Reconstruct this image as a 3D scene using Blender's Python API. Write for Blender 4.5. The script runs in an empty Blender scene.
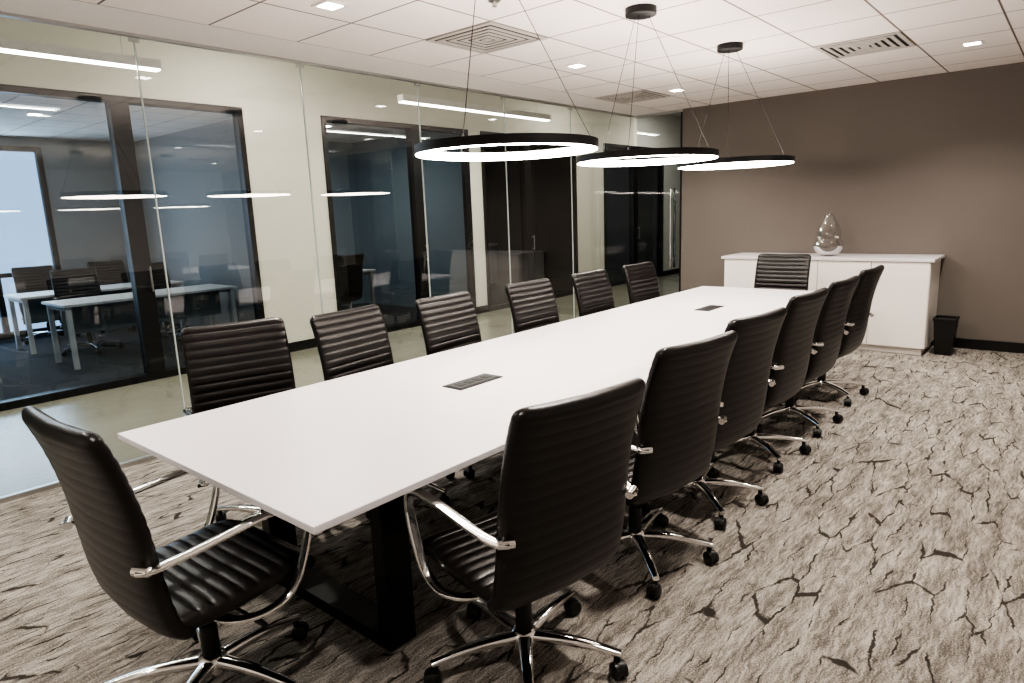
import bpy, bmesh, math, random
from mathutils import Matrix, Vector
random.seed(4)
sc = bpy.context.scene
COL = sc.collection

# ---------------------------------------------------------------- materials
def nmat(name):
    m = bpy.data.materials.new(name); m.use_nodes = True
    nt = m.node_tree; nt.nodes.clear()
    o = nt.nodes.new('ShaderNodeOutputMaterial')
    return m, nt, o
def N(nt, t, **kw):
    n = nt.nodes.new(t)
    for k, v in kw.items():
        if k in n.inputs.keys(): n.inputs[k].default_value = v
        else: setattr(n, k, v)
    return n
def L(nt, a, b): nt.links.new(a, b)
def pmat(name, col, rough=.5, metal=0, var=0.0, vscale=8, bump=0, bscale=60, spec=.5, coat=0):
    m, nt, o = nmat(name)
    p = N(nt, 'ShaderNodeBsdfPrincipled')
    p.inputs['Base Color'].default_value = (*col, 1)
    p.inputs['Roughness'].default_value = rough
    p.inputs['Metallic'].default_value = metal
    p.inputs['Specular IOR Level'].default_value = spec
    p.inputs['Coat Weight'].default_value = coat
    L(nt, p.outputs[0], o.inputs[0])
    tc = N(nt, 'ShaderNodeTexCoord')
    if var > 0:
        nz = N(nt, 'ShaderNodeTexNoise'); nz.inputs['Scale'].default_value = vscale
        nz.inputs['Detail'].default_value = 5
        L(nt, tc.outputs['Object'], nz.inputs['Vector'])
        mx = N(nt, 'ShaderNodeMix', data_type='RGBA')
        mx.inputs[6].default_value = (*[c*(1-var) for c in col], 1)
        mx.inputs[7].default_value = (*[min(1, c*(1+var)) for c in col], 1)
        L(nt, nz.outputs['Fac'], mx.inputs[0]); L(nt, mx.outputs[2], p.inputs['Base Color'])
    if bump > 0:
        nb = N(nt, 'ShaderNodeTexNoise'); nb.inputs['Scale'].default_value = bscale
        nb.inputs['Detail'].default_value = 4
        L(nt, tc.outputs['Object'], nb.inputs['Vector'])
        b = N(nt, 'ShaderNodeBump'); b.inputs['Strength'].default_value = bump
        b.inputs['Distance'].default_value = .01
        L(nt, nb.outputs['Fac'], b.inputs['Height']); L(nt, b.outputs[0], p.inputs['Normal'])
    return m
def emat(name, col, s):
    m, nt, o = nmat(name)
    e = N(nt, 'ShaderNodeEmission'); e.inputs[0].default_value = (*col, 1); e.inputs[1].default_value = s
    L(nt, e.outputs[0], o.inputs[0]); return m
def glassmat(name, tint, ior=1.5, gain=1.0):
    m, nt, o = nmat(name)
    t = N(nt, 'ShaderNodeBsdfTransparent'); t.inputs[0].default_value = (*tint, 1)
    g = N(nt, 'ShaderNodeBsdfGlossy'); g.inputs['Roughness'].default_value = 0.0
    f = N(nt, 'ShaderNodeFresnel'); f.inputs[0].default_value = ior
    mu = N(nt, 'ShaderNodeMath', operation='MULTIPLY'); mu.inputs[1].default_value = gain; mu.use_clamp = True
    mx = N(nt, 'ShaderNodeMixShader')
    L(nt, f.outputs[0], mu.inputs[0]); L(nt, mu.outputs[0], mx.inputs[0])
    L(nt, t.outputs[0], mx.inputs[1]); L(nt, g.outputs[0], mx.inputs[2]); L(nt, mx.outputs[0], o.inputs[0])
    return m

M_leather = pmat('black_leather', (.0082, .0070, .0068), .32, bump=.10, bscale=180, var=.15, vscale=20, spec=.5)
M_chrome = pmat('polished_aluminium', (.84, .83, .82), .11, 1.0, bump=.01)
M_blackpl = pmat('black_plastic', (.010, .010, .010), .4, bump=.05)
M_blackmt = pmat('black_powder_coat', (.008, .008, .009), .45, bump=.08, bscale=200, spec=.4)
M_top = pmat('white_laminate', (.64, .615, .64), .34, var=.015, vscale=3)
M_cab = pmat('white_cabinet_laminate', (.80, .765, .73), .45, var=.01)
M_taupe = pmat('taupe_wall_paint', (.170, .151, .135), .75, var=.04, vscale=2, bump=.12, bscale=120)
M_cream = pmat('cream_wall_paint', (.72, .70, .61), .8, var=.02, bump=.05, bscale=120)
M_white = pmat('white_paint', (.80, .77, .74), .8, var=.01, bump=.03)
M_vent = pmat('vent_enamel', (.50, .47, .44), .5, var=.02)
M_grey = pmat('grey_office_paint', (.30, .31, .32), .8, var=.04)
M_blue = pmat('blue_grey_paint', (.24, .32, .38), .7, var=.05)
M_darkw = pmat('charcoal_paint', (.05, .052, .055), .7, var=.08)
M_base = pmat('black_rubber_base', (.008, .008, .008), .5, var=.1)
M_alu = pmat('brushed_aluminium', (.50, .50, .49), .35, 1.0, bump=.02)
M_conc = pmat('polished_concrete', (.25, .245, .195), .22, var=.22, vscale=1.6, spec=.35)
M_darkcarpet = pmat('navy_carpet_tile', (.030, .036, .048), .95, var=.5, vscale=5, bump=.3, bscale=200)
M_glass = glassmat('clear_glass', (.89, .92, .90), 1.52, 2.3)
M_glass2 = glassmat('office_glass', (.60, .66, .70), 1.52, 2.3)
M_vglass = glassmat('vase_glass', (.88, .88, .87), 1.5, 1.5)
M_seam = pmat('glass_edge', (.45, .50, .48), .2)
M_ring = emat('led_diffuser', (1, .89, .79), 32)
M_led = emat('downlight_lens', (1, .93, .86), 22)
M_lin = emat('linear_lamp_diffuser', (1, .97, .93), 8)
M_blind = emat('self_glowing_roller_shade', (.42, .62, .92), 1.3)  # daylight on the shade is put in as emission

# carpet
def carpet():
    m, nt, o = nmat('bark_pattern_carpet')
    p = N(nt, 'ShaderNodeBsdfPrincipled'); p.inputs['Roughness'].default_value = .95
    p.inputs['Specular IOR Level'].default_value = .1
    L(nt, p.outputs[0], o.inputs[0])
    tc = N(nt, 'ShaderNodeTexCoord')
    def warp(scale, ax, ay, det=3):
        dn = N(nt, 'ShaderNodeTexNoise'); dn.inputs['Scale'].default_value = scale; dn.inputs['Detail'].default_value = det
        dn.inputs['Roughness'].default_value = .62
        L(nt, tc.outputs['Object'], dn.inputs['Vector'])
        sub = N(nt, 'ShaderNodeVectorMath', operation='SUBTRACT'); sub.inputs[1].default_value = (.5, .5, .5)
        L(nt, dn.outputs['Color'], sub.inputs[0])
        scl = N(nt, 'ShaderNodeVectorMath', operation='MULTIPLY'); scl.inputs[1].default_value = (ax, ay, 0)
        L(nt, sub.outputs[0], scl.inputs[0])
        add = N(nt, 'ShaderNodeVectorMath', operation='ADD')
        L(nt, tc.outputs['Object'], add.inputs[0]); L(nt, scl.outputs[0], add.inputs[1])
        return add
    add = warp(8, .11, .075, 6)
    def lines(scale, wmax, mscale, m0, m1, off):
        mp = N(nt, 'ShaderNodeMapping'); mp.inputs['Scale'].default_value = scale; mp.inputs['Location'].default_value = (off, off*1.7, 0)
        L(nt, add.outputs[0], mp.inputs[0])
        v = N(nt, 'ShaderNodeTexVoronoi', feature='DISTANCE_TO_EDGE', voronoi_dimensions='2D'); v.inputs['Scale'].default_value = 1
        L(nt, mp.outputs[0], v.inputs['Vector'])
        mk = N(nt, 'ShaderNodeTexNoise'); mk.inputs['Scale'].default_value = mscale; mk.inputs['Detail'].default_value = 5
        mpo = N(nt, 'ShaderNodeMapping'); mpo.inputs['Location'].default_value = (off*3, off, off)
        L(nt, tc.outputs['Object'], mpo.inputs[0]); L(nt, mpo.outputs[0], mk.inputs['Vector'])
        w = N(nt, 'ShaderNodeMapRange'); w.inputs[1].default_value = m0; w.inputs[2].default_value = m1
        w.inputs[3].default_value = -.012; w.inputs[4].default_value = wmax
        L(nt, mk.outputs['Fac'], w.inputs[0])
        d = N(nt, 'ShaderNodeMath', operation='SUBTRACT')
        L(nt, w.outputs[0], d.inputs[0]); L(nt, v.outputs['Distance'], d.inputs[1])
        ln = N(nt, 'ShaderNodeMapRange'); ln.inputs[1].default_value = -.014; ln.inputs[2].default_value = .014
        L(nt, d.outputs[0], ln.inputs[0]); return ln
    l1 = lines((2.2, 11, 1), .055, 6, .40, .64, 0)
    l2 = lines((6.0, 34, 1), .080, 9.0, .50, .74, 5)
    mxl = N(nt, 'ShaderNodeMath', operation='MAXIMUM'); L(nt, l1.outputs[0], mxl.inputs[0])
    h = N(nt, 'ShaderNodeMath', operation='MULTIPLY'); h.inputs[1].default_value = .5; L(nt, l2.outputs[0], h.inputs[0])
    L(nt, h.outputs[0], mxl.inputs[1])
    hh = N(nt, 'ShaderNodeMath', operation='MULTIPLY'); hh.inputs[1].default_value = .95; L(nt, mxl.outputs[0], hh.inputs[0])
    def nz(scale, det=4, src=None, rough=.6):
        mp = N(nt, 'ShaderNodeMapping'); mp.inputs['Scale'].default_value = scale
        L(nt, (src or tc).outputs[0 if src else 'Object'], mp.inputs[0])
        s = N(nt, 'ShaderNodeTexNoise'); s.inputs['Scale'].default_value = 1; s.inputs['Detail'].default_value = det
        s.inputs['Roughness'].default_value = rough
        L(nt, mp.outputs[0], s.inputs['Vector']); return s
    s1 = nz((11, 80, 1), 4, add, .6)
    s2 = nz((3.0, 15, 1), 4)
    s3 = nz((170, 170, 1), 1)
    a1 = N(nt, 'ShaderNodeMath', operation='MULTIPLY_ADD'); a1.inputs[1].default_value = .8
    L(nt, s2.outputs['Fac'], a1.inputs[0]); L(nt, s1.outputs['Fac'], a1.inputs[2])
    a2 = N(nt, 'ShaderNodeMath', operation='MULTIPLY_ADD'); a2.inputs[1].default_value = .8
    L(nt, s3.outputs['Fac'], a2.inputs[0]); L(nt, a1.outputs[0], a2.inputs[2])   # mean ~1.30
    mr = N(nt, 'ShaderNodeMapRange'); mr.inputs[1].default_value = 1.08; mr.inputs[2].default_value = 1.54
    L(nt, a2.outputs[0], mr.inputs[0])
    cr = N(nt, 'ShaderNodeValToRGB')
    cr.color_ramp.elements[0].position = 0; cr.color_ramp.elements[0].color = (.112, .101, .090, 1)
    cr.color_ramp.elements[1].position = 1; cr.color_ramp.elements[1].color = (.40, .372, .338, 1)
    e = cr.color_ramp.elements.new(.5); e.color = (.242, .223, .202, 1)
    L(nt, mr.outputs[0], cr.inputs[0])
    mx = N(nt, 'ShaderNodeMix', data_type='RGBA')
    mx.inputs[7].default_value = (.034, .030, .026, 1)
    L(nt, hh.outputs[0], mx.inputs[0]); L(nt, cr.outputs[0], mx.inputs[6])
    L(nt, mx.outputs[2], p.inputs['Base Color'])
    b = N(nt, 'ShaderNodeBump'); b.inputs['Strength'].default_value = .4; b.inputs['Distance'].default_value = .004
    L(nt, a2.outputs[0], b.inputs['Height']); L(nt, b.outputs[0], p.inputs['Normal'])
    return m
M_carpet = carpet()

GX, GY, G = 3.68-.305, 3.27-.305, .61
def ceilmat():
    m, nt, o = nmat('acoustic_ceiling_tile')
    p = N(nt, 'ShaderNodeBsdfPrincipled'); p.inputs['Roughness'].default_value = .9
    p.inputs['Specular IOR Level'].default_value = .15
    L(nt, p.outputs[0], o.inputs[0])
    tc = N(nt, 'ShaderNodeTexCoord'); sp = N(nt, 'ShaderNodeSeparateXYZ')
    L(nt, tc.outputs['Object'], sp.inputs[0])
    outs = []
    for i, off in ((0, GX), (1, GY)):
        a = N(nt, 'ShaderNodeMath', operation='SUBTRACT'); a.inputs[1].default_value = off
        L(nt, sp.outputs[i], a.inputs[0])
        d = N(nt, 'ShaderNodeMath', operation='DIVIDE'); d.inputs[1].default_value = G
        L(nt, a.outputs[0], d.inputs[0])
        r = N(nt, 'ShaderNodeMath', operation='ROUND'); L(nt, d.outputs[0], r.inputs[0])
        s = N(nt, 'ShaderNodeMath', operation='SUBTRACT'); L(nt, d.outputs[0], s.inputs[0]); L(nt, r.outputs[0], s.inputs[1])
        ab = N(nt, 'ShaderNodeMath', operation='ABSOLUTE'); L(nt, s.outputs[0], ab.inputs[0])
        outs.append(ab)
    mn = N(nt, 'ShaderNodeMath', operation='MINIMUM')
    L(nt, outs[0].outputs[0], mn.inputs[0]); L(nt, outs[1].outputs[0], mn.inputs[1])
    mr = N(nt, 'ShaderNodeMapRange'); mr.inputs[1].default_value = .007; mr.inputs[2].default_value = .014
    L(nt, mn.outputs[0], mr.inputs[0])
    nz = N(nt, 'ShaderNodeTexNoise'); nz.inputs['Scale'].default_value = 90; nz.inputs['Detail'].default_value = 3
    L(nt, tc.outputs['Object'], nz.inputs['Vector'])
    mx0 = N(nt, 'ShaderNodeMix', data_type='RGBA')
    mx0.inputs[6].default_value = (.82, .770, .735, 1); mx0.inputs[7].default_value = (.89, .838, .80, 1)
    L(nt, nz.outputs['Fac'], mx0.inputs[0])
    mx = N(nt, 'ShaderNodeMix', data_type='RGBA'); mx.inputs[6].default_value = (.22, .19, .18, 1)
    L(nt, mr.outputs[0], mx.inputs[0]); L(nt, mx0.outputs[2], mx.inputs[7])
    L(nt, mx.outputs[2], p.inputs['Base Color'])
    b = N(nt, 'ShaderNodeBump'); b.inputs['Strength'].default_value = .5; b.inputs['Distance'].default_value = .006
    L(nt, mr.outputs[0], b.inputs['Height']); L(nt, b.outputs[0], p.inputs['Normal'])
    return m
M_ceil = ceilmat()

# ---------------------------------------------------------------- mesh helpers
def new_obj(name, bm, mats, parent=None, smooth=False, bevel=0, angle=35):
    bmesh.ops.recalc_face_normals(bm, faces=bm.faces)
    me = bpy.data.meshes.new(name); bm.to_mesh(me); bm.free()
    for m in (mats if isinstance(mats, (list, tuple)) else [mats]): me.materials.append(m)
    ob = bpy.data.objects.new(name, me); COL.objects.link(ob)
    if parent: ob.parent = parent
    if smooth:
        me.shade_smooth()
        try: me.set_sharp_from_angle(angle=math.radians(angle))
        except Exception: pass
    if bevel > 0:
        b = ob.modifiers.new('bevel', 'BEVEL'); b.width = bevel; b.segments = 2; b.limit_method = 'ANGLE'
    return ob
def bbox(bm, x0, x1, y0, y1, z0, z1, mi=0, M=None):
    vs = [bm.verts.new((x, y, z)) for x in (x0, x1) for y in (y0, y1) for z in (z0, z1)]
    if M is not None:
        for v in vs: v.co = M @ v.co
    for f in ((0,1,3,2),(4,6,7,5),(0,4,5,1),(2,3,7,6),(0,2,6,4),(1,5,7,3)):
        fa = bm.faces.new([vs[i] for i in f]); fa.material_index = mi
def cyl(bm, p0, p1, r0, r1, n=20, mi=0, cap=True):
    p0 = Vector(p0); p1 = Vector(p1); d = (p1-p0).normalized()
    a = d.orthogonal().normalized(); b = d.cross(a)
    r = []
    for p, rr in ((p0, r0), (p1, r1)):
        r.append([bm.verts.new(p + (a*math.cos(2*math.pi*i/n) + b*math.sin(2*math.pi*i/n))*rr) for i in range(n)])
    for i in range(n):
        f = bm.faces.new((r[0][i], r[0][(i+1)%n], r[1][(i+1)%n], r[1][i])); f.material_index = mi
    if cap:
        for q in r:
            f = bm.faces.new(q); f.material_index = mi
def lathe(bm, prof, c=(0,0,0), n=32, mi=0, closed=False):
    rings = []
    for r, z in prof:
        rings.append([bm.verts.new((c[0]+r*math.cos(2*math.pi*i/n), c[1]+r*math.sin(2*math.pi*i/n), c[2]+z)) for i in range(n)])
    K = len(rings)
    for k in range(K if closed else K-1):
        A = rings[k]; B = rings[(k+1) % K]
        for i in range(n):
            f = bm.faces.new((A[i], A[(i+1)%n], B[(i+1)%n], B[i])); f.material_index = mi
    return rings
def catmull(pts, m):
    P = [Vector(p) for p in pts]; P = [2*P[0]-P[1]] + P + [2*P[-1]-P[-2]]
    out = []; segs = len(P)-3
    for k in range(m+1):
        t = k/m*segs; i = min(int(t), segs-1); u = t-i
        a, b, c, d = P[i:i+4]
        out.append(.5*((2*b) + (c-a)*u + (2*a-5*b+4*c-d)*u*u + (3*b-a-3*c+d)*u**3))
    return out
def boxobj(name, *a, mat=None, parent=None, bevel=0):
    bm = bmesh.new(); bbox(bm, *a); return new_obj(name, bm, mat, parent, bevel=bevel)
def empty(name, loc=(0,0,0)):
    e = bpy.data.objects.new(name, None); e.empty_display_size = .1; e.location = loc; COL.objects.link(e); return e

# ---------------------------------------------------------------- chair mesh
def slab(bm, pts, hw, t, ribs, amp_f, amp_r, curve, corner, M=110, NN=28, mi=0, flip=1):
    path = catmull(pts, M)
    S = [0]
    for i in range(M): S.append(S[-1] + (path[i+1]-path[i]).length)
    tot = S[-1]; rings = []
    for i, p in enumerate(path):
        a = path[max(0, i-1)]; b = path[min(M, i+1)]
        tg = (b-a).normalized(); nrm = Vector((0, -tg.z, tg.y))*flip   # in YZ plane
        s = S[i]; d = min(s, tot-s)
        w = hw(s/tot)
        if d < corner: w -= corner - math.sqrt(max(0, corner**2-(corner-d)**2))
        tt = t/2; e = t*.55
        if d < e: tt *= math.sqrt(max(.0, 1-(1-d/e)**2))
        tt = max(tt, .002)
        ph = abs(math.sin(math.pi*s/tot*ribs))**.45
        ring = []
        for k in range(NN):
            th = 2*math.pi*k/NN; c, sn = math.cos(th), math.sin(th)
            u = math.copysign(abs(c)**.30, c)*w
            v = math.copysign(abs(sn)**.55, sn)
            amp = amp_f if v > 0 else amp_r
            edge = 1-abs(u/max(w, 1e-4))**10*.5
            v = v*tt*(1-amp*(1-ph)*edge) + curve*(u/.24)**2
            q = p + nrm*v; ring.append(bm.verts.new((u, q.y, q.z)))
        rings.append(ring)
    for i in range(M):
        for k in range(NN):
            f = bm.faces.new((rings[i][k], rings[i][(k+1)%NN], rings[i+1][(k+1)%NN], rings[i+1][k])); f.material_index = mi
    for r in (rings[0], rings[-1]):
        f = bm.faces.new(r); f.material_index = mi
def sweep(bm, pts, wx, th, m=40, mi=1, seg=10):
    path = catmull(pts, m); rings = []
    for i, p in enumerate(path):
        a = path[max(0, i-1)]; b = path[min(m, i+1)]
        tg = (b-a).normalized(); side = Vector((1, 0, 0)); side = (side - tg*side.dot(tg)).normalized()
        n = tg.cross(side); ring = []
        for k in range(seg):
            an = 2*math.pi*k/seg; c, s = math.cos(an), math.sin(an)
            ring.append(bm.verts.new(p + side*math.copysign(abs(c)**.6, c)*wx/2 + n*math.copysign(abs(s)**.6, s)*th/2))
        rings.append(ring)
    for i in range(m):
        for k in range(seg):
            f = bm.faces.new((rings[i][k], rings[i][(k+1)%seg], rings[i+1][(k+1)%seg], rings[i+1][k])); f.material_index = mi
    for r in (rings[0], rings[-1]):
        f = bm.faces.new(r); f.material_index = mi
def chair_mesh():
    bm = bmesh.new()
    # back (path bottom->top). front side is +Y
    slab(bm, [(0,-.150,.365),(0,-.205,.41),(0,-.232,.50),(0,-.250,.63),(0,-.268,.77),(0,-.300,.91),(0,-.345,1.038)],
         lambda s: .262-.008*s, .056, 17, .26, .06, .018, .040, M=190, flip=-1)
    # seat
    slab(bm, [(0,-.215,.415),(0,-.10,.412),(0,.05,.418),(0,.17,.430),(0,.238,.420),(0,.265,.385)],
         lambda s: .248+.012*math.sin(math.pi*s), .070, 11, .26, .0, .006, .045, M=130, flip=1)
    # arms: loop of polished aluminium
    for sx in (-1, 1):
        x = .290*sx
        sweep(bm, [(.250*sx,-.272,.640),(.275*sx,-.248,.642),(x,-.18,.65),(x,-.05,.660),(x,.08,.670),(x,.17,.668),
                   (x,.222,.642),(x,.230,.585),(x,.207,.50),(x,.17,.42),(x,.12,.375),(x,.04,.365),(.25*sx,-.03,.365),(.15*sx,-.05,.36)],
              .036, .015, m=80)
        cyl(bm, (.235*sx,-.275,.640), (.280*sx,-.255,.642), .014, .014, 14, 1)
    # under-seat mechanism
    bbox(bm, -.10, .10, -.13, .12, .325, .385, 2)
    bbox(bm, -.17, .17, -.075, -.025, .345, .380, 2)
    cyl(bm, (.09,.02,.345), (.30,.03,.342), .006, .006, 8, 2); cyl(bm, (.27,.03,.342), (.315,.03,.341), .011, .009, 10, 2)
    # gas column
    cyl(bm, (0,0,.10), (0,0,.24), .030, .028, 24, 2); cyl(bm, (0,0,.24), (0,0,.33), .020, .020, 20, 2)
    lathe(bm, [(0.001,.065),(.045,.068),(.050,.085),(.048,.115),(.038,.130),(.0305,.134)], n=28, mi=1)
    for k in range(5):
        a = math.radians(72*k+18); d = Vector((math.cos(a), math.sin(a), 0)); s = Vector((-d.y, d.x, 0))
        rings = []; K = 10
        for i in range(K+1):
            t = i/K; r = .03+.305*t; z = .105+.012*math.sin(math.pi*t)-.022*t
            w = .026*(1-t)+.0145*t; h = .019*(1-t)+.010*t; ring = []
            for j in range(12):
                an = 2*math.pi*j/12; c, q = math.cos(an), math.sin(an)
                ring.append(bm.verts.new(d*r + s*(math.copysign(abs(c)**.6, c)*w) + Vector((0,0,z+math.copysign(abs(q)**.6, q)*h))))
            rings.append(ring)
        for i in range(K):
            for j in range(12):
                f = bm.faces.new((rings[i][j], rings[i][(j+1)%12], rings[i+1][(j+1)%12], rings[i+1][j])); f.material_index = 1
        f = bm.faces.new(rings[-1]); f.material_index = 1
        c0 = d*.320
        cyl(bm, c0+Vector((0,0,.045)), c0+Vector((0,0,.082)), .011, .011, 10, 2)
        ca = a + random.uniform(-1, 1); cs = Vector((-math.sin(ca), math.cos(ca), 0)); cf = Vector((math.cos(ca), math.sin(ca), 0))
        cc = c0 + cf*.012 + Vector((0,0,.029))
        for sg in (-1, 1):
            p0 = cc + cs*.006*sg; p1 = cc + cs*.020*sg; p2 = cc + cs*.026*sg
            cyl(bm, p0, p1, .029, .029, 20, 2); cyl(bm, p1, p2, .029, .020, 20, 2)
        cyl(bm, cc-cs*.008+Vector((0,0,.006)), cc+cs*.008+Vector((0,0,.006)), .027, .027, 16, 2)
    bmesh.ops.recalc_face_normals(bm, faces=bm.faces)
    me = bpy.data.meshes.new('conference_chair'); bm.to_mesh(me); bm.free()
    for m in (M_leather, M_chrome, M_blackpl): me.materials.append(m)
    me.shade_smooth()
    me.set_sharp_from_angle(angle=math.radians(50))
    return me
CH = chair_mesh()
def chair(x, y, deg, name='conference_chair', z=0):
    o = bpy.data.objects.new(name, CH); COL.objects.link(o)
    o.location = (x, y, z); o.rotation_euler = (0, 0, math.radians(deg)); return o

# right side (face +Y)
for x, y, r in ((1.58,1.345,-12),(2.44,1.40,-10),(3.14,1.43,-8),(3.98,1.46,-4),(4.72,1.46,-3),(5.56,1.48,-3)):
    chair(x, y, r)
# left side (face -Y)
for x, y, r in ((1.57,3.00,165),(2.26,2.81,187),(2.97,2.77,184),(3.82,2.77,180),(4.62,2.76,181),(5.40,2.75,179)):
    chair(x, y, r)
chair(.838, 2.10, -88)      # near end, faces +X
chair(6.44, 2.20, 91)      # far end, faces -X

# ---------------------------------------------------------------- table
T = empty('conference_table', (3.63, 2.18, 0))
def tb(name, x0, x1, y0, y1, z0, z1, mat, bevel=.002):
    o = boxobj(name, x0-3.63, x1-3.63, y0-2.18, y1-2.18, z0, z1, mat=mat, parent=T, bevel=bevel); return o
tb('table_top', .90, 6.36, 1.495, 2.865, .716, .740, M_top, .003)
for i, fx in enumerate((1.38, 3.63, 5.88)):
    bm = bmesh.new(); fx -= 3.63
    for yy in (-.42, .36): bbox(bm, fx-.06, fx+.06, yy, yy+.06, .0, .70)
    bbox(bm, fx-.06, fx+.06, -.36, .36, 0, .05); bbox(bm, fx-.06, fx+.06, -.36, .36, .65, .70)
    bbox(bm, fx-.09, fx+.09, -.50, .50, .70, .716)
    new_obj('leg_frame_%d' % (i+1), bm, M_blackmt, T)
bm = bmesh.new()
bbox(bm, 1.44-3.63, 5.82-3.63, -.05, .05, .62, .70)
new_obj('spine_beam', bm, M_blackmt, T)
for i, (ox, oy) in enumerate(((2.27, 2.20), (4.99, 2.19))):
    bm = bmesh.new(); a = ox-3.63; b = oy-2.18
    bbox(bm, a-.15, a+.15, b-.062, b+.062, .740, .744, 0)
    bbox(bm, a-.138, a+.138, b-.050, b+.050, .744, .746, 1)
    for q in (-.09, -.03, .03, .09): bbox(bm, a+q-.02, a+q+.02, b-.022, b+.022, .746, .7475, 0)
    new_obj('power_outlet_%d' % (i+1), bm, [M_blackmt, M_blackpl], T)

# ---------------------------------------------------------------- conference room shell
H = 2.735; XB = 8.08; YG = 4.65; XN = -1.6; YR = -1.6
boxobj('floor', XN, XB+.1, YR, YG+.03, -.1, 0, mat=M_carpet)
boxobj('floor_corridor', -4, 15, YG+.03, 7.1, -.1, -.001, mat=M_conc)
boxobj('floor_corridor_side', XB+.1, 15, 2.5, YG+.03, -.1, -.001, mat=M_conc)
CE = boxobj('ceiling', XN, XB, YR, GY+2*G, H, H+.06, mat=M_ceil)
boxobj('ceiling_border', XN, XB, GY+2*G, YG+.06, H-.004, H+.06, mat=M_white)
boxobj('wall_back', XB, XB+.14, YR, 3.95, 0, H+.06, mat=M_taupe)
boxobj('wall_right', XN, XB, YR-.12, YR, 0, H, mat=M_white)
boxobj('wall_near', XN-.12, XN, YR, YG, 0, H, mat=M_white)
boxobj('baseboard_back', XB-.014, XB, YR, 3.95, 0, .10, mat=M_base)
boxobj('baseboard_right', XN, XB-.014, YR, YR+.014, 0, .10, mat=M_base)

# glass partition
GP = empty('glass_partition', (3.2, YG, 0))
def gp(name, x0, x1, y0, y1, z0, z1, mat):
    return boxobj(name, x0-3.2, x1-3.2, y0-YG, y1-YG, z0, z1, mat=mat, parent=GP)
def pane(name, pts, mat, parent=None, loc=(0,0,0)):
    bm = bmesh.new(); bm.faces.new([bm.verts.new(Vector(p)-Vector(loc)) for p in pts])
    return new_obj(name, bm, mat, parent)
seams = [XN, -.46, .72, 1.90, 3.08, 4.27, 5.45, 6.63, XB]
for i in range(len(seams)-1):
    a, b = seams[i]+.003, seams[i+1]-.003
    pane('glass_panel_%d' % (i+1), [(a,YG,.03),(b,YG,.03),(b,YG,H-.02),(a,YG,H-.02)], M_glass, GP, (3.2,YG,0))
    if i:
        gp('glass_joint_%d' % i, seams[i]-.004, seams[i]+.004, YG-.006, YG+.006, .03, H-.02, M_seam)
        gp('glass_clip_%d' % i, seams[i]-.03, seams[i]+.03, YG-.012, YG+.012, H-.05, H-.03, M_alu)
gp('floor_channel', XN, XB, YG-.02, YG+.02, 0, .03, M_alu)
gp('head_channel', XN, XB, YG-.02, YG+.02, H-.022, H-.004, M_alu)
# glass door in the back plane
GD = empty('door_1', (XB+.05, 4.3, 0))
def gd(name, *a, mat): return boxobj(name, a[0]-XB-.05, a[1]-XB-.05, a[2]-4.3, a[3]-4.3, a[4], a[5], mat=mat, parent=GD)
pane('door_leaf', [(XB+.05,3.99,.01),(XB+.05,4.63,.01),(XB+.05,4.63,2.72),(XB+.05,3.99,2.72)], M_glass2, GD, (XB+.05,4.3,0))
gd('door_rail', XB+.03, XB+.07, 3.99, 4.63, 0.005, .09, mat=M_alu)
gd('door_head', XB+.03, XB+.07, 3.95, 4.66, H-.03, H, mat=M_alu)
gd('door_jamb', XB+.02, XB+.08, 3.95, 3.985, 0, H-.03, mat=M_blackmt)
bm = bmesh.new()
for xx in (-.06, .06):
    cyl(bm, (xx, -.20, .74), (xx, -.20, 1.77), .018, .018, 16)
for z in (.85, 1.66): cyl(bm, (-.06,-.20,z), (.06,-.20,z), .010, .010, 12)
new_obj('pull_handle', bm, M_chrome, GD, smooth=True)

# ---------------------------------------------------------------- corridor wall with framed openings
YC = 7.1; HC = 3.5; OT = 2.77
openings = [(-1.2, 3.92), (4.92, 7.46), (7.74, 10.26), (11.2, 13.6)]
bm = bmesh.new(); x = -4
for a, b in openings:
    bbox(bm, x, a, YC, YC+.14, 0, OT); x = b
bbox(bm, x, 15, YC, YC+.14, 0, OT); bbox(bm, -4, 15, YC, YC+.14, OT, HC)
new_obj('wall_corridor', bm, M_cream)
bm = bmesh.new(); x = -4
for a, b in openings + [(15, 15)]:
    if a > x: bbox(bm, x, a, YC-.014, YC, 0, .11)
    x = b
new_obj('baseboard_corridor', bm, M_base)
mull = [[1.0, 2.68], [6.42], [8.85], [12.4]]
for i, (a, b) in enumerate(openings):
    W = empty('window_%d' % (i+1), ((a+b)/2, YC, 0)); cx = (a+b)/2
    bm = bmesh.new(); f = .06; y0, y1 = -.02, .10
    bbox(bm, a-cx, a-cx+f, y0, y1, 0, OT); bbox(bm, b-cx-f, b-cx, y0, y1, 0, OT)
    bbox(bm, a-cx+f, b-cx-f, y0, y1, OT-f, OT); bbox(bm, a-cx+f, b-cx-f, y0, y1, 0, .07)
    for m in mull[i]: bbox(bm, m-cx-.085, m-cx+.085, y0, y1, .07, OT-f)
    new_obj('black_frame', bm, M_blackmt, W, bevel=.003)
    bm = bmesh.new()
    for m in mull[i][-1:]:
        cyl(bm, (m-cx+.05, -.07, .9), (m-cx+.05, -.07, 1.15), .010, .010, 12)
        cyl(bm, (m-cx+.05, -.07, .93), (m-cx+.05, -.02, .93), .007, .007, 8)
        cyl(bm, (m-cx+.05, -.07, 1.12), (m-cx+.05, -.02, 1.12), .007, .007, 8)
    new_obj('lever_pull', bm, M_alu, W, smooth=True)
    pane('pane', [(a+f,YC+.04,.07),(b-f,YC+.04,.07),(b-f,YC+.04,OT-f),(a+f,YC+.04,OT-f)], M_glass2, W, (cx,YC,0))
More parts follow.
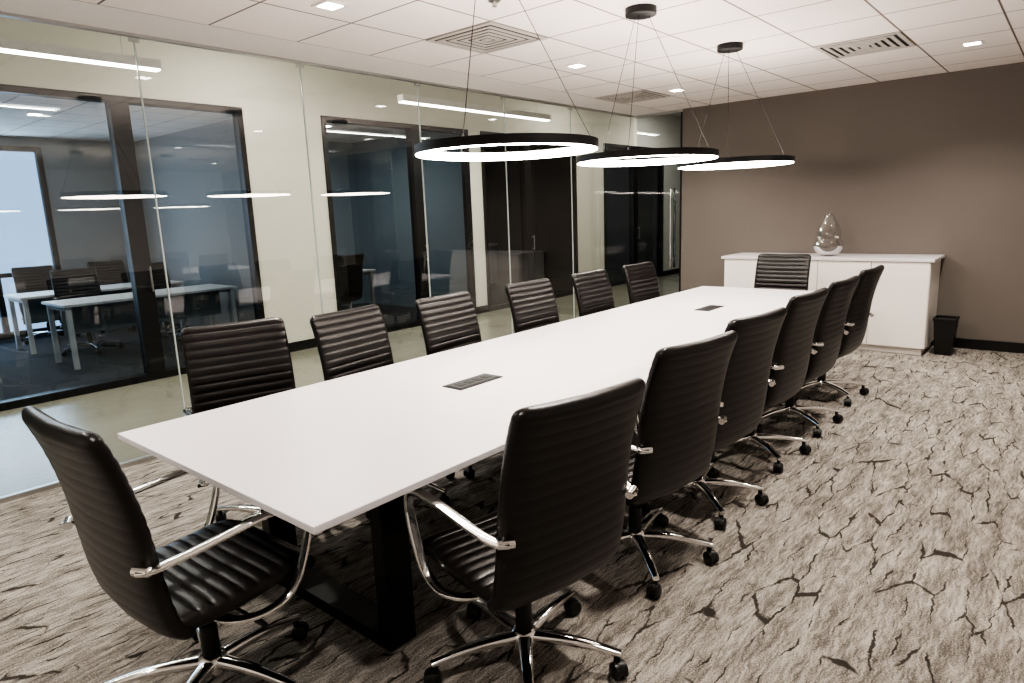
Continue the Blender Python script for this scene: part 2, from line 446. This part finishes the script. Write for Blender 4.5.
boxobj('ceiling_corridor', -4, 15, YG+.06, YC, HC, HC+.1, mat=M_white)
boxobj('ceiling_side', XB+.14, 15, 2.5, YG+.06, 3.1, 3.2, mat=M_white)
boxobj('wall_bulkhead', -4, XB+.14, YG-.0, YG+.06, H+.061, HC, mat=M_white)
boxobj('wall_bulkhead_side', XB+.14, 15, YG, YG+.06, 3.1, HC, mat=M_white)
boxobj('wall_corridor_end', 15, 15.1, 2.5, YC, 0, HC, mat=M_darkw)
boxobj('wall_corridor_start', -4.1, -4, YG, YC, 0, HC, mat=M_cream)
boxobj('wall_side', XB+.14, 15, 2.38, 2.5, 0, 3.2, mat=M_grey)
boxobj('wall_side_corridor', -4, XN-.12, YG-.12, YG, 0, H, mat=M_white)

# linear pendants in corridor
for x0, x1 in ((-.1, 2.58), (5.15, 7.87)):
    cx = (x0+x1)/2
    P = empty('linear_pendant_lamp', (cx, 5.9, 2.80))
    boxobj('housing', x0-cx, x1-cx, -.045, .045, 0, .07, mat=M_white, parent=P)
    boxobj('diffuser', x0-cx+.01, x1-cx-.01, -.04, .04, -.012, 0, mat=M_lin, parent=P)
    bm = bmesh.new()
    for sx in (-1, 1): cyl(bm, (sx*(x1-x0)*.4, 0, .07), (sx*(x1-x0)*.4, 0, .70), .002, .002, 6)
    new_obj('suspension_cable', bm, M_alu, P)

# ---------------------------------------------------------------- offices beyond
YO = 11.6
boxobj('floor_office', -4, 15, YC+.0, YO, -.1, -.001, mat=M_darkcarpet)
boxobj('ceiling_office', -4, 15, YC+.14, YO, 2.85, 2.95, mat=M_ceil)
bm = bmesh.new()
bbox(bm, -4, .9, YO, YO+.12, 0, 2.85); bbox(bm, 3.25, 4.55, YO, YO+.12, 0, 2.85)
bbox(bm, .9, 3.25, YO, YO+.12, 0, .05); bbox(bm, .9, 3.25, YO, YO+.12, 2.72, 2.85)
new_obj('wall_office_back', bm, M_grey)
boxobj('wall_office_back_right', 4.65, 10.6, YO-1.6, YO-1.5, 0, 2.85, mat=M_blue)
boxobj('wall_office_back_far', 10.72, 15, YO-1.6, YO-1.5, 0, 2.85, mat=M_darkw)
boxobj('wall_office_right', 14.5, 14.6, YC+.14, YO-1.6, 0, 2.85, mat=M_grey)
boxobj('wall_partition_a', 4.5, 4.62, YC+.14, YO, 0, 2.85, mat=M_grey)
boxobj('wall_partition_b', 7.54, 7.66, YC+.14, YO-1.6, 0, 2.85, mat=M_blue)
boxobj('wall_partition_c', 10.6, 10.72, YC+.14, YO-1.6, 0, 2.85, mat=M_darkw)
boxobj('wall_office_left', -4.1, -4, YC, YO, 0, 2.85, mat=M_grey)
boxobj('wall_break_room', 7.67, 10.59, YO-1.64, YO-1.6, 0, 2.85, mat=M_darkw)
W = empty('window_5', (2.07, YO, 0))
bm = bmesh.new()
for a in (-1.17, -.4, .35, 1.10): bbox(bm, a, a+.07, -.03, .06, .05, 2.72)
bbox(bm, -1.1, 1.1, -.03, .06, .05, .12); bbox(bm, -1.1, 1.1, -.03, .06, .9, .96); bbox(bm, -1.1, 1.1, -.03, .06, 2.65, 2.72)
new_obj('window_frame', bm, M_blackmt, W)
pane('roller_shade', [(.9,YO+.07,.05),(3.25,YO+.07,.05),(3.25,YO+.07,2.72),(.9,YO+.07,2.72)], M_blind, W, (2.07,YO,0))

def desk(x, y, w=1.6, d=.75):
    e = empty('office_desk', (x, y, 0))
    boxobj('desk_top', -w/2, w/2, -d/2, d/2, .70, .73, mat=M_cab, parent=e, bevel=.003)
    bm = bmesh.new()
    for sx in (-1, 1):
        for sy in (-1, 1):
            bbox(bm, sx*(w/2-.06)-.025, sx*(w/2-.06)+.025, sy*(d/2-.06)-.025, sy*(d/2-.06)+.025, 0, .70)
        bbox(bm, sx*(w/2-.06)-.02, sx*(w/2-.06)+.02, -d/2+.06, d/2-.06, .65, .70)
    new_obj('desk_legs', bm, M_white, e)
    bm = bmesh.new()
    bbox(bm, -w/2+.08, w/2-.08, -.01, .01, .35, .68)
    new_obj('modesty_panel', bm, M_grey, e)
desk(3.3, 8.75, 2.0, .75); desk(3.3, 10.35, 2.0, .75); desk(.6, 8.9); desk(5.9, 8.9)
for dx, dy, r in ((2.85,9.50,175),(3.8,9.50,185),(2.85,11.12,180),(3.8,11.12,180),(5.7,8.15,0),(.6,9.7,180)):
    chair(dx, dy, r, 'task_chair')
K = empty('break_room_counter', (9.1, 9.5, 0))
boxobj('cabinet_base', -1.3, 1.3, -.28, .40, .1, .88, mat=M_grey, parent=K, bevel=.004)
boxobj('plinth', -1.28, 1.28, -.22, .38, 0, .1, mat=M_base, parent=K)
boxobj('countertop', -1.32, 1.32, -.31, .40, .88, .92, mat=M_cab, parent=K, bevel=.004)
for i, px in enumerate((8.5, 9.3)):
    o = boxobj('wall_socket', px-.04, px+.04, YO-1.65, YO-1.64, 1.08, 1.2, mat=M_white)

# ---------------------------------------------------------------- credenza
C = empty('credenza', (7.76, 2.08, 0))
boxobj('carcass', -.28, .30, -1.02, 1.03, .07, .925, mat=M_cab, parent=C, bevel=.002)
boxobj('plinth', -.25, .30, -.99, 1.0, 0, .07, mat=M_cab, parent=C)
boxobj('credenza_top', -.31, .31, -1.05, 1.06, .925, .955, mat=M_top, parent=C, bevel=.003)
for i in range(4):
    y0 = -1.018+i*.5110
    boxobj('cabinet_door_%d' % (i+1), -.30, -.28, y0+.003, y0+.508, .075, .92, mat=M_cab, parent=C, bevel=.0015)

# vase
bm = bmesh.new()
pr = catmull([(.001,.004,0),(.06,.005,0),(.095,.02,0),(.132,.06,0),(.150,.11,0),(.136,.155,0),(.118,.185,0),(.122,.215,0),(.118,.265,0),(.095,.33,0),(.065,.39,0),(.044,.435,0),(.046,.455,0)], 60)
outer = [(max(.001, p.x), p.y) for p in pr]
lathe(bm, outer, n=64)
v = new_obj('glass_vase', bm, M_vglass, smooth=True, angle=60); v.location = (7.72, 2.06, .955)

# trash bin
bm = bmesh.new()
def sq(w, d, z): return [(-w,-d,z),(w,-d,z),(w,d,z),(-w,d,z)]
lv = [sq(.085,.07,0), sq(.112,.093,.34), sq(.118,.099,.345), sq(.118,.099,.37), sq(.106,.087,.37), sq(.078,.063,.01)]
R = [[bm.verts.new(p) for p in l] for l in lv]
for i in range(len(R)-1):
    for k in range(4): bm.faces.new((R[i][k], R[i][(k+1)%4], R[i+1][(k+1)%4], R[i+1][k]))
bm.faces.new(R[0]); bm.faces.new(R[-1])
b = new_obj('waste_bin', bm, M_blackpl, bevel=.006); b.location = (7.70, .925, 0); b.rotation_euler = (0,0,0)

# ---------------------------------------------------------------- ring pendants
def ring_lamp(x, y, zc, cx):
    e = empty('ring_pendant_lamp', (x, y, zc)); R = .442; h = .019
    bm = bmesh.new()
    lathe(bm, [(R-.034,-h),(R-.002,-h),(R,-h-.003),(R+.003,-h),(R+.003,h),(R-.040,h),(R-.040,h-.005),(R-.034,h-.005)], n=96, closed=True)
    new_obj('ring_housing', bm, M_blackmt, e, smooth=True)
    bm = bmesh.new()
    lathe(bm, [(R-.004,-h-.001),(R-.004,-h-.006),(R-.035,-h-.006),(R-.035,h-.006)], n=96)
    lathe(bm, [(R-.032,h+.0005),(R-.006,h+.0005)], n=96)  # unseen upward glow band, added to brighten the ceiling
    new_obj('led_strip_and_added_uplight', bm, M_ring, e, smooth=True)
    dz = H-zc; dx = cx-x
    bm = bmesh.new()
    lathe(bm, [(.001,-.045),(.085,-.045),(.095,-.040),(.095,0),(.001,0)], c=(dx,0,dz), n=40)
    new_obj('canopy', bm, M_blackmt, e, smooth=True)
    bm = bmesh.new()
    for a in (75, 195, 315):
        a = math.radians(a)
        cyl(bm, (dx+.05*math.cos(a), .05*math.sin(a), dz-.045), ((R-.015)*math.cos(a), (R-.015)*math.sin(a), h), .0016, .0016, 6)
        cyl(bm, ((R-.015)*math.cos(a), (R-.015)*math.sin(a), h-.002), ((R-.015)*math.cos(a), (R-.015)*math.sin(a), h+.022), .006, .004, 10)
    new_obj('suspension_wire', bm, M_blackmt, e)
    return e
ring_lamp(2.55, 2.17, 1.855, 2.45); ring_lamp(3.93, 2.17, 1.86, 3.86); ring_lamp(5.37, 2.17, 1.87, 5.22)

# ---------------------------------------------------------------- ceiling fixtures
def vent(x, y, rot=0):
    e = empty('ceiling_air_vent', (x, y, H)); bm = bmesh.new()
    for (a, b, c, d) in ((-.30,.30,-.30,-.27),(-.30,.30,.27,.30),(-.30,-.27,-.27,.27),(.27,.30,-.27,.27)):
        bbox(bm, a, b, c, d, -.010, -.001)
    for k in range(4):
        w = .245-k*.055
        for (a, b, c, d) in ((-w,w,-w,-w+.030),(-w,w,w-.030,w),(-w,-w+.030,-w+.030,w-.030),(w-.030,w,-w+.030,w-.030)):
            bbox(bm, a, b, c, d, -.012, -.007)
    bbox(bm, -.03,.03,-.03,.03,-.012,-.007)
    new_obj('louvres', bm, M_vent, e)
    bm = bmesh.new(); bbox(bm, -.27,.27,-.27,.27,-.0035,-.001); new_obj('dark_throat', bm, M_darkw, e)
vent(3.68, 3.27); vent(6.12, 1.44); vent(6.73, 3.88)
def area(name, loc, size, power, col=(1,.93,.86), parent=None, sy=None, spread=None):
    l = bpy.data.lights.new(name, 'AREA'); l.size = size; l.energy = power; l.color = col
    if sy: l.shape = 'RECTANGLE'; l.size_y = sy
    if spread: l.spread = math.radians(spread)
    o = bpy.data.objects.new(name, l); COL.objects.link(o); o.location = loc
    if parent: o.parent = parent
    return o
def downlight(x, y, p=20):
    e = empty('recessed_downlight', (x, y, H)); bm = bmesh.new()
    for (a, b, c, d) in ((-.075,.075,-.075,-.055),(-.075,.075,.055,.075),(-.075,-.055,-.055,.055),(.055,.075,-.055,.055)):
        bbox(bm, a, b, c, d, -.008, -.001)
    new_obj('trim_frame', bm, M_white, e)
    pane('lens', [(x-.055,y-.055,H-.003),(x+.055,y-.055,H-.003),(x+.055,y+.055,H-.003),(x-.055,y+.055,H-.003)], M_led, e, (x,y,H))
    area('lamp', (0,0,-.01), .10, p, col=(1,.92,.83), parent=e, spread=130)
for x in (.02, 2.46, 4.90, 6.73):
    downlight(x, 3.36, 18 if x < 1 else 20)
    downlight(x, .80, 16 if x < 1 else 20)
bm = bmesh.new(); cyl(bm, (0,0,0), (0,0,-.012), .04, .035, 20); cyl(bm, (0,0,-.012), (0,0,-.04), .01, .014, 12)
s = new_obj('fire_sprinkler', bm, M_alu, CE); s.location = (3.07, 2.66, H)

# corridor lamp light & added office lamps
area('corridor_light_a', (1.24, 5.9, 2.78), 2.6, 38, (1,.96,.89), sy=.08)
area('corridor_light_b', (6.5, 5.9, 2.78), 2.6, 38, (1,.96,.89), sy=.08)
def downlight2(x, y, z, p):
    e = empty('recessed_downlight', (x, y, z))
    pane('lens', [(x-.06,y-.06,z-.003),(x+.06,y-.06,z-.003),(x+.06,y+.06,z-.003),(x-.06,y+.06,z-.003)], M_led, e, (x,y,z))
    area('lamp', (0,0,-.01), .11, p, parent=e)
for x in (3.8, 9.6, 12.5): downlight2(x, 5.9, HC, 26)
downlight2(10.5, 3.6, 3.1, 12)
downlight2(5.9, 8.4, 2.85, 22); downlight2(2.6, 9.3, 2.85, 22); downlight2(9.2, 8.6, 2.85, 5); downlight2(12.6, 8.6, 2.85, 5)  # office lamps added to brighten the desks and rooms
o = area('window_daylight', (2.07, YO-.1, 1.5), 2.1, 55, (.62,.8,1), sy=2.4); o.rotation_euler = (math.radians(-90), 0, 0)

# ---------------------------------------------------------------- world
w = bpy.data.worlds.new('world'); sc.world = w; w.use_nodes = True
w.node_tree.nodes['Background'].inputs[0].default_value = (.45, .6, .9, 1)
w.node_tree.nodes['Background'].inputs[1].default_value = .5

# ---------------------------------------------------------------- camera
cam = bpy.data.cameras.new('camera'); co = bpy.data.objects.new('camera', cam); COL.objects.link(co)
f = 663.7
d1 = Vector((573, 151.5, -f)).normalized(); d2 = Vector((-795, 99.5, -f)).normalized(); d3 = d1.cross(d2).normalized()
d2 = d3.cross(d1)
Rm = Matrix((d1, d2, d3)).to_4x4()
co.matrix_world = Matrix.Translation((0, 0, 1.55)) @ Rm
cam.sensor_width = 36; cam.lens = f/1024*36; cam.clip_start = .02
sc.camera = co
sc.view_settings.view_transform = 'AgX'
sc.view_settings.look = 'AgX - High Contrast'
sc.view_settings.exposure = 0.60
